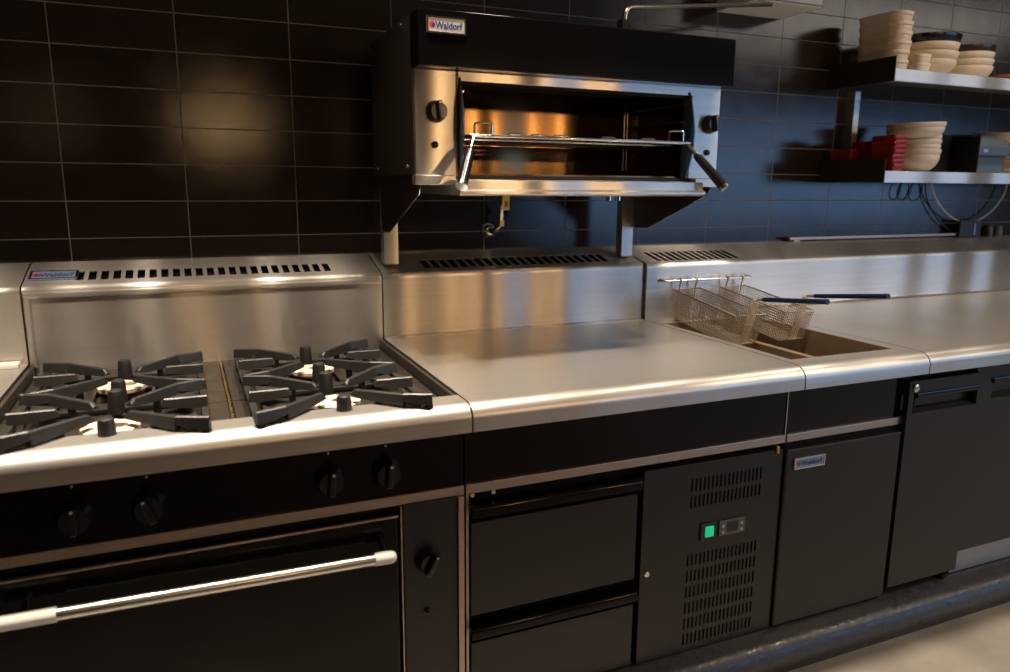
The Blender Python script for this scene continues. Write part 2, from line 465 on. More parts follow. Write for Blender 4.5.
def splash_unit(parent, x0, x1, sx0, sx1, n, lean=0.0, yf=0.59, t0=0.10, t1=0.62, duty=0.55, name='splashback'):
    """splashback: upright front, rounded crease and sloping flue top with real vent slots"""
    dyf = yf-0.59
    bm = BM()
    # front sheet with rounded crease (closed thin profile)
    outer = [(0.59+lean+dyf, 0.905)] + [(y+dyf, z) for y, z in CR]
    inner = [(y+0.012, z-0.006) for y, z in outer[::-1]]
    prism(bm, outer+inner, x0, x1)
    # sloping sheet with slots
    us = [x0, x1]; vs = [0, 1]
    pitch = (sx1-sx0)/n if n else 1
    for k in range(n):
        us += [sx0+k*pitch, sx0+k*pitch+pitch*duty]
    vs += [t0, t1]
    hole = lambda u, v: n > 0 and t0 < v < t1 and sx0 < u < sx1 and ((u-sx0) % pitch) < pitch*duty
    def f3(u, v):
        y, z = slope(v); return (u, y+dyf*(1-v), z)
    holed(bm, us, vs, hole, f3, 0.003)
    # rear ledge up to the tiles
    y, z = SL1
    prism(bm, [(y-0.002, z-0.002), (y, z), (y+0.006, z+0.003), (WY-0.002, z+0.003), (WY-0.002, z-0.012), (y-0.002, z-0.012)], x0, x1)
    # end sheets
    for xa in (x0, x1-0.002):
        prism(bm, [(0.602+dyf, 0.91), (0.602+dyf, 1.10), (0.61+dyf, 1.1085), (SL1[0], SL1[1]-0.003), (0.79, 1.13), (0.79, 0.91)], xa, xa+0.002)
    s = obj(name, bm, STEEL, parent, smooth=30)
    if n:
        bm = BM(); prism(bm, [(0.612+dyf, 1.075), (0.612+dyf, 1.098), (0.745, 1.130), (0.745, 1.075)], sx0-0.02, sx1+0.02)  # black block put in for the shade inside the flue
        obj('flue_shade_block', bm, RECESS, s, 'black block giving the shade behind the vent slots')
    return s

def fascia(parent, x0, x1, z0=0.722, z1=0.858, y=-0.10):
    bm = BM(); bx(bm, x0, x1, y, y+0.02, z0, z1, 0.001)
    return obj('fascia_panel', bm, ENAMEL, parent)
def strip(parent, x0, x1):
    bm = BM(); bx(bm, x0, x1, -0.108, -0.085, 0.700, 0.722, 0.002)
    return obj('trim_strip', bm, TRIMSTEEL, parent, smooth=30)

# ---- 1 gas range with four burners and oven
rg = thing('gas_range', 'black four burner gas range with an oven and a long silver door handle', 'gas range', (-0.45, 0.25, 0.165))
X0, X1 = -0.898, -0.002
bm = BM()
bx(bm, X0, X1, -0.085, 0.585, 0.168, 0.70)
obj('oven_body', bm, POWDER, rg)
bm = BM()
prism(bm, [(-0.068, ZT)]+NOSE+[(-0.146, 0.880), (-0.118, 0.900), (-0.072, 0.900), (-0.068, 0.880)], X0, X1)
obj('bullnose_rail', bm, TOPSTEEL, rg, smooth=50)
bm = BM()
bx(bm, X0, X0+0.010, -0.069, 0.585, 0.86, ZT-0.003, 0.002)
bx(bm, X1-0.010, X1, -0.069, 0.585, 0.86, ZT-0.003, 0.002)
bx(bm, X0, X1, -0.085, 0.585, 0.858, 0.872)
obj('hob_frame', bm, HOBPLATE, rg)
for sx in (0, 1):
    for sy in (0, 1):
        bm = BM()
        xa, xb = (X0+0.012, -0.461) if sx == 0 else (-0.449, X1-0.012)
        ya, yb = (-0.064, 0.1645) if sy == 0 else (0.1675, 0.589)
        cxb, cyb = (-0.675 if sx == 0 else -0.250), (-0.018 if sy == 0 else 0.305)
        R_ = 0.058
        # spill tray with an opening under the burner
        us = [xa, cxb-R_, cxb+R_, xb]; vs = [ya, cyb-R_ if cyb-R_ > ya else ya+0.006, cyb+R_, yb]
        holed(bm, us, vs, lambda u, v: abs(u-cxb) < R_ and abs(v-cyb) < R_, lambda u, v: (u, v, 0.886), 0.004)
        obj('spill_tray', bm, HOBPLATE, rg)
bm = BM()
for k in range(26):
    y = -0.06+k*0.0243
    bx(bm, -0.4585+0.001*random.random(), -0.4515-0.002*random.random(), y, y+0.0195, 0.874, 0.8835, 0.001)
obj('tray_joint', bm, BRASS, rg, 'brass coloured crusted joint between the trays')
for cx_, cy_ in ((-0.675, 0.305), (-0.675, -0.018), (-0.250, 0.305), (-0.250, -0.002)):
    bm = BM()
    lathe(bm, [(0.0, 0.872), (0.044, 0.872), (0.046, 0.889), (0.040, 0.896), (0.050, 0.899), (0.050, 0.903), (0.0, 0.903)], (cx_, cy_, 0), 32)
    bo = obj('burner', bm, RUST, rg, smooth=40)
    bm = BM()
    ro, ri, n = 0.051, 0.016, 48
    # enamel ring: off-centre eye, notched like a clover at four places
    T, B_, Ti, Bi = [], [], [], []
    for k in range(n):
        a = 2*math.pi*k/n
        r_ = ro - 0.0045*max(0, math.cos(4*(a+0.4)))**3
        T.append(bm.verts.new((cx_+r_*math.cos(a), cy_+r_*math.sin(a), 0.910)))
        B_.append(bm.verts.new((cx_+r_*math.cos(a), cy_+r_*math.sin(a), 0.902)))
        Ti.append(bm.verts.new((cx_+0.010+ri*1.3*math.cos(a), cy_+0.002+ri*math.sin(a), 0.9115)))
        Bi.append(bm.verts.new((cx_+0.010+ri*1.3*math.cos(a), cy_+0.002+ri*math.sin(a), 0.902)))
    for k in range(n):
        j = (k+1) % n
        bm.faces.new((T[k], T[j], Ti[j], Ti[k])); bm.faces.new((B_[k], B_[j], T[j], T[k]))
        bm.faces.new((Ti[k], Ti[j], Bi[j], Bi[k])); bm.faces.new((Bi[k], Bi[j], B_[j], B_[k]))
    bmesh.ops.recalc_face_normals(bm, faces=bm.faces[:])
    obj('burner_cap', bm, BURNER, bo, 'cream enamel burner ring')

def fin(bm, a, b, zi, zo, zb=0.921, w=0.0055, wb=0.0085, zm=None):
    """upright cast fin from a (inner) to b (outer), wider at its foot"""
    a = V((*a, 0)); b = V((*b, 0)); d = (b-a).normalized(); n = V((-d.y, d.x, 0))
    st = [(0, zi-0.014, zi-0.008), (0.07, zi-0.016, zi), (0.5, zb, (zi+zo)/2), (1, zb-0.002, zo)]
    L = (b-a)
    rows = []
    for t, z0, z1 in st:
        p = a+L*t
        rows.append([bm.verts.new((p.x-n.x*wb, p.y-n.y*wb, z0)), bm.verts.new((p.x+n.x*wb, p.y+n.y*wb, z0)),
                     bm.verts.new((p.x+n.x*w, p.y+n.y*w, z1-0.002)), bm.verts.new((p.x+n.x*w*.5, p.y+n.y*w*.5, z1)),
                     bm.verts.new((p.x-n.x*w*.5, p.y-n.y*w*.5, z1)), bm.verts.new((p.x-n.x*w, p.y-n.y*w, z1-0.002))])
    fs = []
    for A, B in zip(rows, rows[1:]):
        for k in range(6): fs.append(bm.faces.new((A[k], A[(k+1) % 6], B[(k+1) % 6], B[k])))
    fs.append(bm.faces.new(rows[0][::-1])); fs.append(bm.faces.new(rows[-1]))
    bmesh.ops.recalc_face_normals(bm, faces=fs)

def trivet(cx_, cy_):
    ZP = 0.944
    tr = None
    bm = BM()
    for s in (-1, 1):
        # bent long arms to the rear and front corners, short fin between them, foot web
        for sy, kx, ky, ex, ey in ((1, 0.118, 0.125, 0.172, 0.150), (-1, 0.118, -0.130, 0.172, -0.146)):
            fin(bm, (cx_+s*0.030, cy_+sy*0.038), (cx_+s*kx, cy_+ky), ZP-0.004, ZP)
            fin(bm, (cx_+s*(kx-0.006), cy_+ky-sy*0.004), (cx_+s*ex, cy_+ey), ZP+0.0005, ZP-0.001, w=0.0055)
        fin(bm, (cx_+s*0.088, cy_+0.012), (cx_+s*0.172, cy_+0.006), ZP-0.002, ZP-0.001, w=0.0055)
        # sloping web plates at the foot of the fins
        bx(bm, cx_+s*0.160, cx_+s*0.174, cy_-0.148, cy_+0.152, 0.909, 0.921, 0.003)
        for ly in (-0.142, 0.0, 0.146): bx(bm, cx_+s*0.158, cx_+s*0.173, cy_+ly-0.007, cy_+ly+0.007, 0.887, 0.915, 0.002)
        for ly in (-0.075, 0.085): bx(bm, cx_+s*0.070, cx_+s*0.084, cy_+ly-0.006, cy_+ly+0.006, 0.887, 0.925, 0.002)
        prism(bm, [(cx_+s*0.125, cy_+0.140), (cx_+s*0.150, cy_+0.140), (cx_+s*0.150, cy_+0.03), (cx_+s*0.100, cy_+0.10)], 0.914, 0.921, 'z')
        prism(bm, [(cx_+s*0.125, cy_-0.140), (cx_+s*0.150, cy_-0.140), (cx_+s*0.150, cy_-0.03), (cx_+s*0.100, cy_-0.10)], 0.914, 0.921, 'z')
    for sy in (-1, 1):
        bx(bm, cx_-0.134, cx_+0.134, cy_+sy*0.140-0.007, cy_+sy*0.140+0.007, 0.889, 0.899, 0.002)
        bx(bm, cx_-0.008, cx_+0.008, cy_+sy*0.098, cy_+sy*0.142, 0.889, 0.900, 0.002)
    tr = obj('pan_support', bm, IRON, rg, smooth=35)
    for sy in (-1, 1):
        bm = BM(); lathe(bm, [(0, 0.897), (0.0165, 0.897), (0.0145, 0.938), (0.0125, 0.9445), (0.009, 0.9465), (0, 0.9465)], (cx_, cy_+sy*0.103, 0), 24)
        obj('peg', bm, IRON, tr, smooth=40)
for cx_, cy_ in ((-0.675, 0.312), (-0.675, 0.020), (-0.251, 0.315), (-0.251, 0.014)):
    trivet(cx_, cy_)

bm = BM(); bx(bm, X0+0.01, X1-0.01, 0.5895, 0.5985, 0.872, 0.906); obj('rear_strip', bm, STEEL, rg)
sp = splash_unit(rg, X0, X1, -0.785, -0.128, 23, t0=0.16, t1=0.60, duty=0.62)
# raised surround of the rear panel
bm = BM(); bx(bm, X0+0.001, X0+0.016, 0.583, 0.592, 0.905, 1.085, 0.003)
bx(bm, X0+0.001, X1-0.001, 0.5835, 0.592, 1.078, 1.094, 0.004)
obj('panel_surround', bm, STEEL, sp, smooth=30)
y0_, z0_ = slope(0.20, 0.001); sd = V((0, SL1[0]-SL0[0], SL1[1]-SL0[1])).normalized()
badge(sp, (-0.889, y0_, z0_), 0.108, 0.058, (1, 0, 0), sd, BADGEBLUE)  # blue field colour stands for shade on this silver badge
fascia(rg, X0, X1)
strip(rg, X0, X1)
for x, a in ((-0.737, 0.0), (-0.617, 0.35), (-0.288, -0.12), (-0.171, -0.1)):
    knob(rg, (x, -0.100, 0.776), 0.0275, ang=a)
    bm = BM(); lathe(bm, [(0, 0), (0.0022, 0), (0.0022, 0.001), (0, 0.001)], (x, -0.1002, 0.832), 10, Matrix.Rotation(math.pi/2, 3, 'X'))
    obj('dial_mark', bm, MARK, rg)
# oven door
bm = BM()
bx(bm, X0, -0.153, -0.118, -0.086, 0.17, 0.684, 0.006)
door = obj('oven_door', bm, ENAMEL, rg, smooth=40)
bm = BM(); bx(bm, X0, -0.153, -0.121, -0.100, 0.679, 0.684, 0.0015)
obj('door_top_edge', bm, TRIMSTEEL, door)  # steel strip stands in for the highlight on the door's top edge
bm = BM(); cyl(bm, (-0.772, -0.170, 0.631), (-0.214, -0.170, 0.619+0.002), 0.0118, 24)
hd = obj('door_handle', bm, ALU, door, 'polished silver oven door handle', smooth=40)
for xa, xb, za, zb in ((-0.866, -0.770, 0.6325, 0.631), (-0.216, -0.172, 0.6215, 0.6205)):
    bm = BM()
    if xa < -0.5: tube(bm, [(xa, -0.17, za), (xb, -0.17, zb)], 0.0135, 24)
    else: tube(bm, [(xa, -0.17, za), (xb-0.012, -0.17, zb)], 0.0135, 24); lathe(bm, [(0.0135, 0), (0.0130, 0.004), (0.0105, 0.009), (0.006, 0.0118), (0, 0.0125)], (xb-0.012, -0.17, zb), 24, Matrix.Rotation(math.pi/2, 3, 'Y'))
    obj('handle_end', bm, WHITE, hd, 'white handle end cap', smooth=40)
    xm = (xa+xb)/2
    bm = BM(); tube(bm, [(xm, -0.165, za), (xm, -0.14, za+.014), (xm, -0.116, za+.018)], 0.007, 12)
    obj('handle_bracket', bm, PLASTIC, hd, smooth=40)
# narrow control column right of the door
bm = BM(); bx(bm, -0.140, -0.020, -0.112, -0.085, 0.17, 0.700, 0.0015)
col_ = obj('control_column', bm, POWDER, rg)
bm = BM(); bx(bm, -0.1475, -0.1445, -0.119, -0.086, 0.17, 0.700)
bx(bm, -0.019, -0.006, -0.118, -0.085, 0.17, 0.700, 0.001)
obj('column_edge', bm, TRIMSTEEL, rg)
knob(col_, (-0.088, -0.112, 0.568), 0.026, ang=-0.5)
bm = BM(); lathe(bm, [(0, 0), (0.0075, 0), (0.0075, 0.004), (0.0045, 0.005), (0.004, 0.012), (0, 0.0125)], (-0.091, -0.112, 0.446), 20, Matrix.Rotation(math.pi/2, 3, 'X'))
obj('igniter_button', bm, PLASTIC, col_, smooth=40)

# ---- 2 left bench with a thin white slab
lb = thing('steel_bench', 'stainless steel bench at the left edge, left of the gas range', 'bench', (-1.35, 0.25, 0.165))
bm = BM(); prism(bm, worktop_profile(0.60), -1.80, -0.902); obj('bench_top', bm, TOPSTEEL, lb, smooth=50)
splash_unit(lb, -1.80, -0.902, 0, 0, 0)
bm = BM(); bx(bm, -1.80, -0.902, -0.085, 0.585, 0.168, 0.900); obj('bench_body', bm, POWDER, lb)
fascia(lb, -1.80, -0.902); strip(lb, -1.80, -0.902)
bm = BM(); bx(bm, -1.30, -0.915, 0.545, 0.655-0.07, ZT, ZT+0.012, 0.003)
tag(obj('white_slab', bm, SLAB, smooth=40, origin=(-1.1, 0.56, ZT)), 'white slab lying on the steel bench at the far left edge', 'cutting board')

# ---- 3 griddle plate unit on top of the refrigerated base
gr = thing('griddle', 'wide flat stainless steel griddle top beneath the wall grill', 'griddle', (0.45, 0.25, 0.70))
bm = BM(); prism(bm, worktop_profile(0.60), 0.002, 0.898); 
obj('griddle_plate', bm, TOPSTEEL, gr, smooth=50)
bm = BM(); bx(bm, 0.002, 0.012, -0.10, 0.58, 0.86, 0.901)
bx(bm, 0.004, 0.896, -0.08, 0.58, 0.705, 0.900); obj('griddle_body', bm, SIDEBLK, gr)
bm = BM(); prism(bm, [(0.575, ZT-0.001), (0.575, ZT+0.004), (0.5885, ZT+0.006), (0.5885, ZT+0.016), (0.592, ZT+0.016), (0.592, ZT-0.001)], 0.003, 0.897)
obj('rear_upstand', bm, STEEL, gr)
gs = splash_unit(gr, 0.002, 0.898, 0.142, 0.792, 22, t0=0.12, t1=0.64, duty=0.66)
fascia(gr, 0.002, 0.898); strip(gr, 0.002, 0.898)
for x in (0.020, 0.070):
    bm = BM(); cyl(bm, (x, -0.0965, 0.692), (x, -0.1005, 0.692), 0.005, 12); obj('rivet', bm, ALU, gr)

fr = thing('refrigerated_base', 'black under-bench fridge with two drawers and a slotted panel below the griddle', 'fridge', (0.45, 0.25, 0.165))
bm = BM(); bx(bm, 0.004, 0.896, -0.085, 0.58, 0.168, 0.696); obj('cabinet_body', bm, RECESS, fr)
for z0, z1 in ((0.408, 0.676), (0.172, 0.384)):
    bm = BM()
    bx(bm, 0.012, 0.442, -0.112, -0.088, z0, z1-0.044, 0.002)
    d = obj('drawer', bm, POWDER, fr, smooth=30)
    bm = BM()
    prism(bm, [(-0.088, z1), (-0.118, z1), (-0.126, z1-0.003), (-0.129, z1-0.010), (-0.129, z1-0.026), (-0.125, z1-0.026), (-0.123, z1-0.012), (-0.112, z1-0.009), (-0.088, z1-0.008)], 0.008, 0.444)
    obj('drawer_pull', bm, ENAMEL, d, smooth=50)
bm = BM(); bx(bm, 0.003, 0.009, -0.105, -0.085, 0.17, 0.70); obj('frame_edge', bm, TRIMSTEEL, fr)
# slotted compressor door with real slots
bm = BM()
gx0, gx1, n = 0.598, 0.828, 18; p = (gx1-gx0)/n
us = [0.458, 0.888] + [gx0+k*p for k in range(n)] + [gx0+k*p+p*.45 for k in range(n)]
rows = [(0.612, 0.646), (0.568, 0.600)] + [(0.440-k*0.0445-0.031, 0.440-k*0.0445) for k in range(6)]
vs = [0.168, 0.687] + [v for r in rows for v in r]
def hole(u, v): return gx0 < u < gx1 and ((u-gx0) % p) < p*.45 and any(a < v < b for a, b in rows)
holed(bm, us, vs, hole, lambda u, v: (u, -0.112, v), -0.0015)
bx(bm, 0.458, 0.460, -0.1125, -0.088, 0.168, 0.687); bx(bm, 0.886, 0.888, -0.1125, -0.088, 0.168, 0.687)
bx(bm, 0.460, 0.886, -0.1125, -0.088, 0.685, 0.687)
cd_ = obj('compressor_door', bm, POWDER, fr)
bm = BM(); lathe(bm, [(0, 0), (0.0075, 0), (0.0075, 0.003), (0.006, 0.0045), (0, 0.0045)], (0.477, -0.112, 0.414), 20, Matrix.Rotation(math.pi/2, 3, 'X'))
bx(bm, 0.4762, 0.4778, -0.1175, -0.116, 0.410, 0.418)
obj('door_lock', bm, ALU, cd_, smooth=40)
bm = BM(); bx(bm, 0.633, 0.682, -0.1165, -0.112, 0.474, 0.519, 0.001)
sw = obj('power_switch', bm, PLASTIC, cd_, 'black surround of the lit rocker switch')
bm = BM(); bx(bm, 0.646, 0.672, -0.121, -0.115, 0.483, 0.512, 0.003); obj('rocker', bm, GREEN, sw, 'glowing green rocker')
bm = BM(); bx(bm, 0.692, 0.775, -0.116, -0.112, 0.476, 0.518, 0.001)
th = obj('temperature_controller', bm, GREYP, cd_)
bm = BM(); bx(bm, 0.716, 0.752, -0.1168, -0.1155, 0.484, 0.511); obj('display', bm, PLASTIC, th)
for x, z in ((0.703, 0.486), (0.763, 0.486), (0.703, 0.503), (0.763, 0.503)):
    bm = BM(); bx(bm, x-0.004, x+0.004, -0.118, -0.1155, z-0.004, z+0.004, 0.001); obj('button', bm, MARK, th)
bm = BM(); bx(bm, 0.862, 0.872, -0.118, -0.098, 0.677, 0.697, 0.002); obj('hinge_pin', bm, BRASS, fr)

# ---- 4 deep fryer
FX0, FX1 = 0.902, 1.348
df = thing('deep_fryer', 'narrow stainless deep fryer with an open oil well and a black door', 'deep fryer', (1.125, 0.25, 0.165))
bm = BM()
wx0, wx1, wy0, wy1 = 0.928, 1.302, -0.072, 0.500
prism(bm, [(wy0, ZT)]+NOSE+[(-0.146, 0.880), (-0.118, 0.900), (wy0, 0.900)], FX0, FX1)
bx(bm, FX0, wx0, wy0, 0.60, 0.900, ZT); bx(bm, wx1, FX1, wy0, 0.60, 0.900, ZT); bx(bm, wx0, wx1, wy1, 0.60, 0.900, ZT)
obj('fryer_top', bm, TOPSTEEL, df, smooth=50)
bm = BM()
t = 0.003
for a in ((wx0+.0004, wx0+t, wy0+.0004, wy1-.0004), (wx1-t, wx1-.0004, wy0+.0004, wy1-.0004)): bx(bm, *a, 0.72, 0.9145)
for a in ((wx0+t, wx1-t, wy0+.0004, wy0+t), (wx0+t, wx1-t, wy1-t, wy1-.0004)): bx(bm, *a, 0.72, 0.9145)
bx(bm, wx0+t, wx1-t, wy0+t, wy1-t, 0.72, 0.725)
# centre divider between the two pans
bx(bm, 1.097, 1.121, wy0+t, wy1-t, 0.725, 0.886, 0.004)
wl = obj('oil_well', bm, WELL, df, 'brown stained steel oil well', smooth=30)
for xa, xb in ((wx0+.0035, 1.096), (1.122, wx1-.0035)):
    bm = BM(); bx(bm, xa, xb, wy0+.0035, wy1-.0035, 0.76, 0.815)
    obj('cooking_oil', bm, OIL, wl, 'dark used cooking oil')
bm = BM()
for k in range(46):
    x, y = random.uniform(1.14, 1.29), random.uniform(-0.05, 0.16)
    bmesh.ops.create_icosphere(bm, subdivisions=1, radius=random.uniform(.0015, .004), matrix=Matrix.Translation((x, y, 0.8155)))
o = obj('crumbs', bm, CRUMB, df, 'small fried crumbs floating on the oil'); o['kind'] = 'stuff'
fs_ = splash_unit(df, FX0, FX1, 0.960, 1.318, 13, yf=0.575, t0=0.04, t1=0.66, duty=0.60)
bm = BM(); tube(bm, fillet([(0.955, 0.575, 1.052), (0.958, 0.552, 1.048), (1.325, 0.552, 1.048), (1.328, 0.575, 1.052)], 0.01), 0.0042, 12)
obj('basket_rail', bm, CHROME, df, smooth=40)
fascia(df, FX0, FX1); strip(df, FX0, FX1-0.012)
bm = BM(); bx(bm, FX0, FX1-.01, -0.100, 0.585, 0.168, 0.700); bx(bm, FX0, FX1, -0.080, 0.585, 0.70, 0.718)
bx(bm, FX0, wx0-0.004, -0.08, 0.585, 0.718, 0.900); bx(bm, wx1+0.004, FX1, -0.08, 0.585, 0.718, 0.900)
obj('fryer_body', bm, RECESS, df)
bm = BM(); bx(bm, 0.895, 1.314, -0.120, -0.102, 0.172, 0.682, 0.005, 3)
dd = obj('fryer_door', bm, POWDER, df, smooth=40)
bm = BM(); bx(bm, 0.895, 1.314, -0.1215, -0.102, 0.676, 0.6835, 0.003); obj('door_top_edge', bm, SIDEBLK, dd)
badge(dd, (0.920, -0.1205, 0.627), 0.106, 0.031, (1, 0, 0), (0, 0, 1), BADGEBLUE)
bm = BM(); bx(bm, 0.898, 0.9015, -0.103, -0.09, 0.70, 0.857); obj('joint_strip', bm, TRIMSTEEL, df)

# ---- 5 long bench to the right, with its cabinets
rb = thing('steel_worktop', 'long stainless steel worktop to the right of the fryer', 'worktop', (2.6, 0.25, 0.86))
bm = BM(); prism(bm, worktop_profile(0.66), 1.352, 4.6); obj('worktop', bm, TOPSTEEL, rb, smooth=50)
bm = BM()
prism(bm, [(0.655, ZT-0.005), (0.640, ZT+0.002), (0.650, ZT+0.006), (0.655, ZT+0.015), (0.655, 1.080), (0.657, 1.091), (0.662, 1.098), (0.670, 1.103), (0.745, 1.143), (0.756, 1.149), (WY-.002, 1.149), (WY-.002, 1.12), (0.68, 1.09), (0.68, ZT-0.005)], 1.352, 4.6)
obj('splashback', bm, STEEL, rb, smooth=35)

nc = thing('narrow_cabinet', 'narrow black cabinet with a lock and recessed handle, right of the fryer', 'cabinet', (1.50, 0.25, 0.165))
bm = BM(); bx(bm, 1.352, 1.620, -0.085, 0.60, 0.168, 0.896); obj('cabinet_body', bm, RECESS, nc)
bm = BM()
us = [1.325, 1.345, 1.612, 1.620]; vs = [0.196, 0.733, 0.792, 0.828]
holed(bm, us, vs, lambda u, v: 1.345 < u < 1.612 and 0.733 < v < 0.792, lambda u, v: (u, -0.122, v), -0.004)
bx(bm, 1.325, 1.620, -0.118, -0.104, 0.196, 0.200); bx(bm, 1.325, 1.328, -0.118, -0.104, 0.2, 0.824); bx(bm, 1.617, 1.620, -0.118, -0.09, 0.2, 0.824)
bx(bm, 1.325, 1.620, -0.118, -0.104, 0.824, 0.828)
nd = obj('cabinet_door', bm, POWDER, nc)
def recess_handle(door, x0, x1, z0, z1, y):
    bm = BM()
    prism(bm, [(y+.004, z1), (y+0.026, z1), (y+0.026, z0+0.012), (y+0.004, z0), (y+0.008, z0-0.002), (y+0.030, z0+0.010), (y+0.030, z1+0.002)], x0, x1)
    bx(bm, x0-.001, x0+.001, y+.004, y+.03, z0, z1); bx(bm, x1-.001, x1+.001, y+.004, y+.03, z0, z1)
    hp = obj('handle_recess', bm, POWDER, door)
    bm = BM(); prism(bm, [(y+.004, z1), (y-0.004, z1+.001), (y-0.007, z1-0.006), (y-0.005, z1-0.014), (y+0.0, z1-0.016), (y+.004, z1-0.012)], x0-0.003, x1+0.003)
    obj('grip', bm, ENAMEL, hp, smooth=60)
recess_handle(nd, 1.356, 1.608, 0.733, 0.792, -0.122)
bm = BM(); lathe(bm, [(0, 0), (0.0115, 0), (0.0115, 0.004), (0.009, 0.006), (0, 0.006)], (1.348, -0.1221, 0.808), 24, Matrix.Rotation(math.pi/2, 3, 'X'))
bx(bm, 1.347, 1.349, -0.129, -0.127, 0.801, 0.815)
obj('door_lock', bm, CHROME, nd, smooth=40)
bm = BM(); cyl(bm, (1.585, -0.10, 0.1655), (1.60, -0.10, 0.198), 0.012, 12); obj('foot', bm, RECESS, nc)

uf = thing('undercounter_fridge', 'black under-counter fridge at the right edge, standing above a grey kick strip', 'fridge', (2.6, 0.25, 0.165))
bm = BM(); bx(bm, 1.626, 4.0, -0.075, 0.60, 0.235, 0.896); obj('cabinet_body', bm, RECESS, uf)
for x0, x1 in ((1.628, 2.24), (2.246, 2.83), (2.836, 3.42)):
    bm = BM()
    us = [x0, x0+0.075, x1-0.075, x1]; vs = [0.243, 0.735, 0.800, 0.862]
    holed(bm, us, vs, lambda u, v, a=x0+.075, b=x1-.075: a < u < b and 0.735 < v < 0.800, lambda u, v: (u, -0.105, v), -0.004)
    bx(bm, x0, x1, -0.101, -0.075, 0.243, 0.247)
    d = obj('cabinet_door', bm, POWDER, uf)
    recess_handle(d, x0+.075, x1-.075, 0.735, 0.800, -0.105)
bm = BM(); bx(bm, 1.628, 4.0, -0.098, -0.085, 0.168, 0.240, 0.001); obj('kick_panel', bm, KICK, uf)

# ------------------------------------------------------------------ salamander grill on the wall
sg = thing('salamander_grill', 'black and steel open-fronted salamander grill mounted above the griddle', 'grill', (0.45, 0.45, 1.13))
HZ0, HZ1 = 1.630, 1.755
bm = BM()
bx(bm, 0.0, 0.9, 0.192, 0.26, HZ0, HZ1, 0.003, 3)
bx(bm, 0.004, 0.896, 0.26, 0.66, 1.655, HZ1-0.002)
hood = obj('hood', bm, ENAMEL, sg, smooth=40)
badge(hood, (0.020, 0.1915, 1.702), 0.094, 0.036, (1, 0, 0), (0, 0, 1), BADGE)
for x0 in (0.0, 0.892):
    bm = BM(); bx(bm, x0, x0+0.008, 0.246, 0.655, 1.385, 1.752, 0.001)
    sd_ = obj('side_panel', bm, SIDEBLK, sg)
    xo = -0.0006 if x0 == 0 else 0.8994
    for y, z in ((0.300, 1.405), (0.34, 1.742), (0.60, 1.405)):
        bm = BM(); lathe(bm, [(0, -0.002), (0.004, -0.002), (0.004, 0.0015), (0, 0.002)], (xo+0.0006, y, z), 12, Matrix.Rotation(math.pi/2, 3, 'Y'))
        obj('screw', bm, ALU, sd_)
# control faces
for x0, x1 in ((0.004, 0.112), (0.800, 0.896)):
    bm = BM(); bx(bm, x0, x1, 0.240, 0.252, 1.384, 1.655, 0.0012)
    cp = obj('control_panel', bm, STEEL, sg)
    xc = 0.056 if x0 < .5 else 0.862
    knob(cp, (xc, 0.240, 1.533), 0.023, ang=0.1)
    bm = BM(); lathe(bm, [(0, 0), (0.008, 0), (0.008, 0.006), (0.005, 0.008), (0, 0.008)], (xc-.004, 0.240, 1.456), 20, Matrix.Rotation(math.pi/2, 3, 'X'))
    obj('igniter_button', bm, PLASTIC, cp, smooth=40)
for a, b in ((0.0, 0.104), (0.82, 0.9)):
    bm = BM(); bx(bm, a, b, 0.232, 0.262, 1.360, 1.384, 0.002); obj('base_rail', bm, STEEL, sg)
# cooking cavity: back, roof, floor, cheeks, top fascia
bm = BM()
bx(bm, 0.112, 0.800, 0.600, 0.606, 1.385, 1.640)
bx(bm, 0.112, 0.800, 0.262, 0.606, 1.385, 1.389)
cv = obj('cavity', bm, DARKSTEEL, sg, 'bronze heat-tinted steel interior')
bm = BM(); bx(bm, 0.112, 0.800, 0.27, 0.60, 1.636, 1.642); obj('burner_plate', bm, RUST, cv)
for a, b, c in ((0.108, 0.112, 0.235), (0.798, 0.802, 0.26)):
    bm = BM(); bx(bm, a, b, c, 0.606, 1.385, 1.640); obj('cheek', bm, DARKSTEEL, cv)
bm = BM(); bx(bm, 0.112, 0.812, 0.238, 0.246, 1.607, 1.640, 0.001); obj('heat_deflector', bm, STEEL, sg)
bm = BM(); bx(bm, 0.112, 0.812, 0.246, 0.262, 1.6, 1.63); obj('deflector_lining', bm, RECESS, sg)
# curved side guards
for x, m_ in ((0.113, BLADE), (0.786, BLADE)):
    bm = BM()
    pts = [(0.262, 1.385), (0.262, 1.615)] + [(0.235-0.030*math.sin(math.pi*k/10), 1.615-0.23*k/10) for k in range(11)]
    prism(bm, pts, x, x+0.004)
    obj('side_guard', bm, m_, sg, 'blued steel side guard')
# rack runners
for x in (0.130, 0.782):
    bm = BM()
    for z in (1.585, 1.538, 1.478, 1.430):
        cyl(bm, (x, 0.25, z), (x, 0.56, z), 0.0025, 8)
    for dy in (0.0, 0.018):
        tube(bm, [(x, 0.542+dy, 1.41), (x, 0.542+dy, 1.615)], 0.0028, 8)
    cyl(bm, (x, 0.542, 1.615), (x, 0.56, 1.615), 0.0028, 8)
    obj('rack_runner', bm, CHROME, sg, smooth=40)
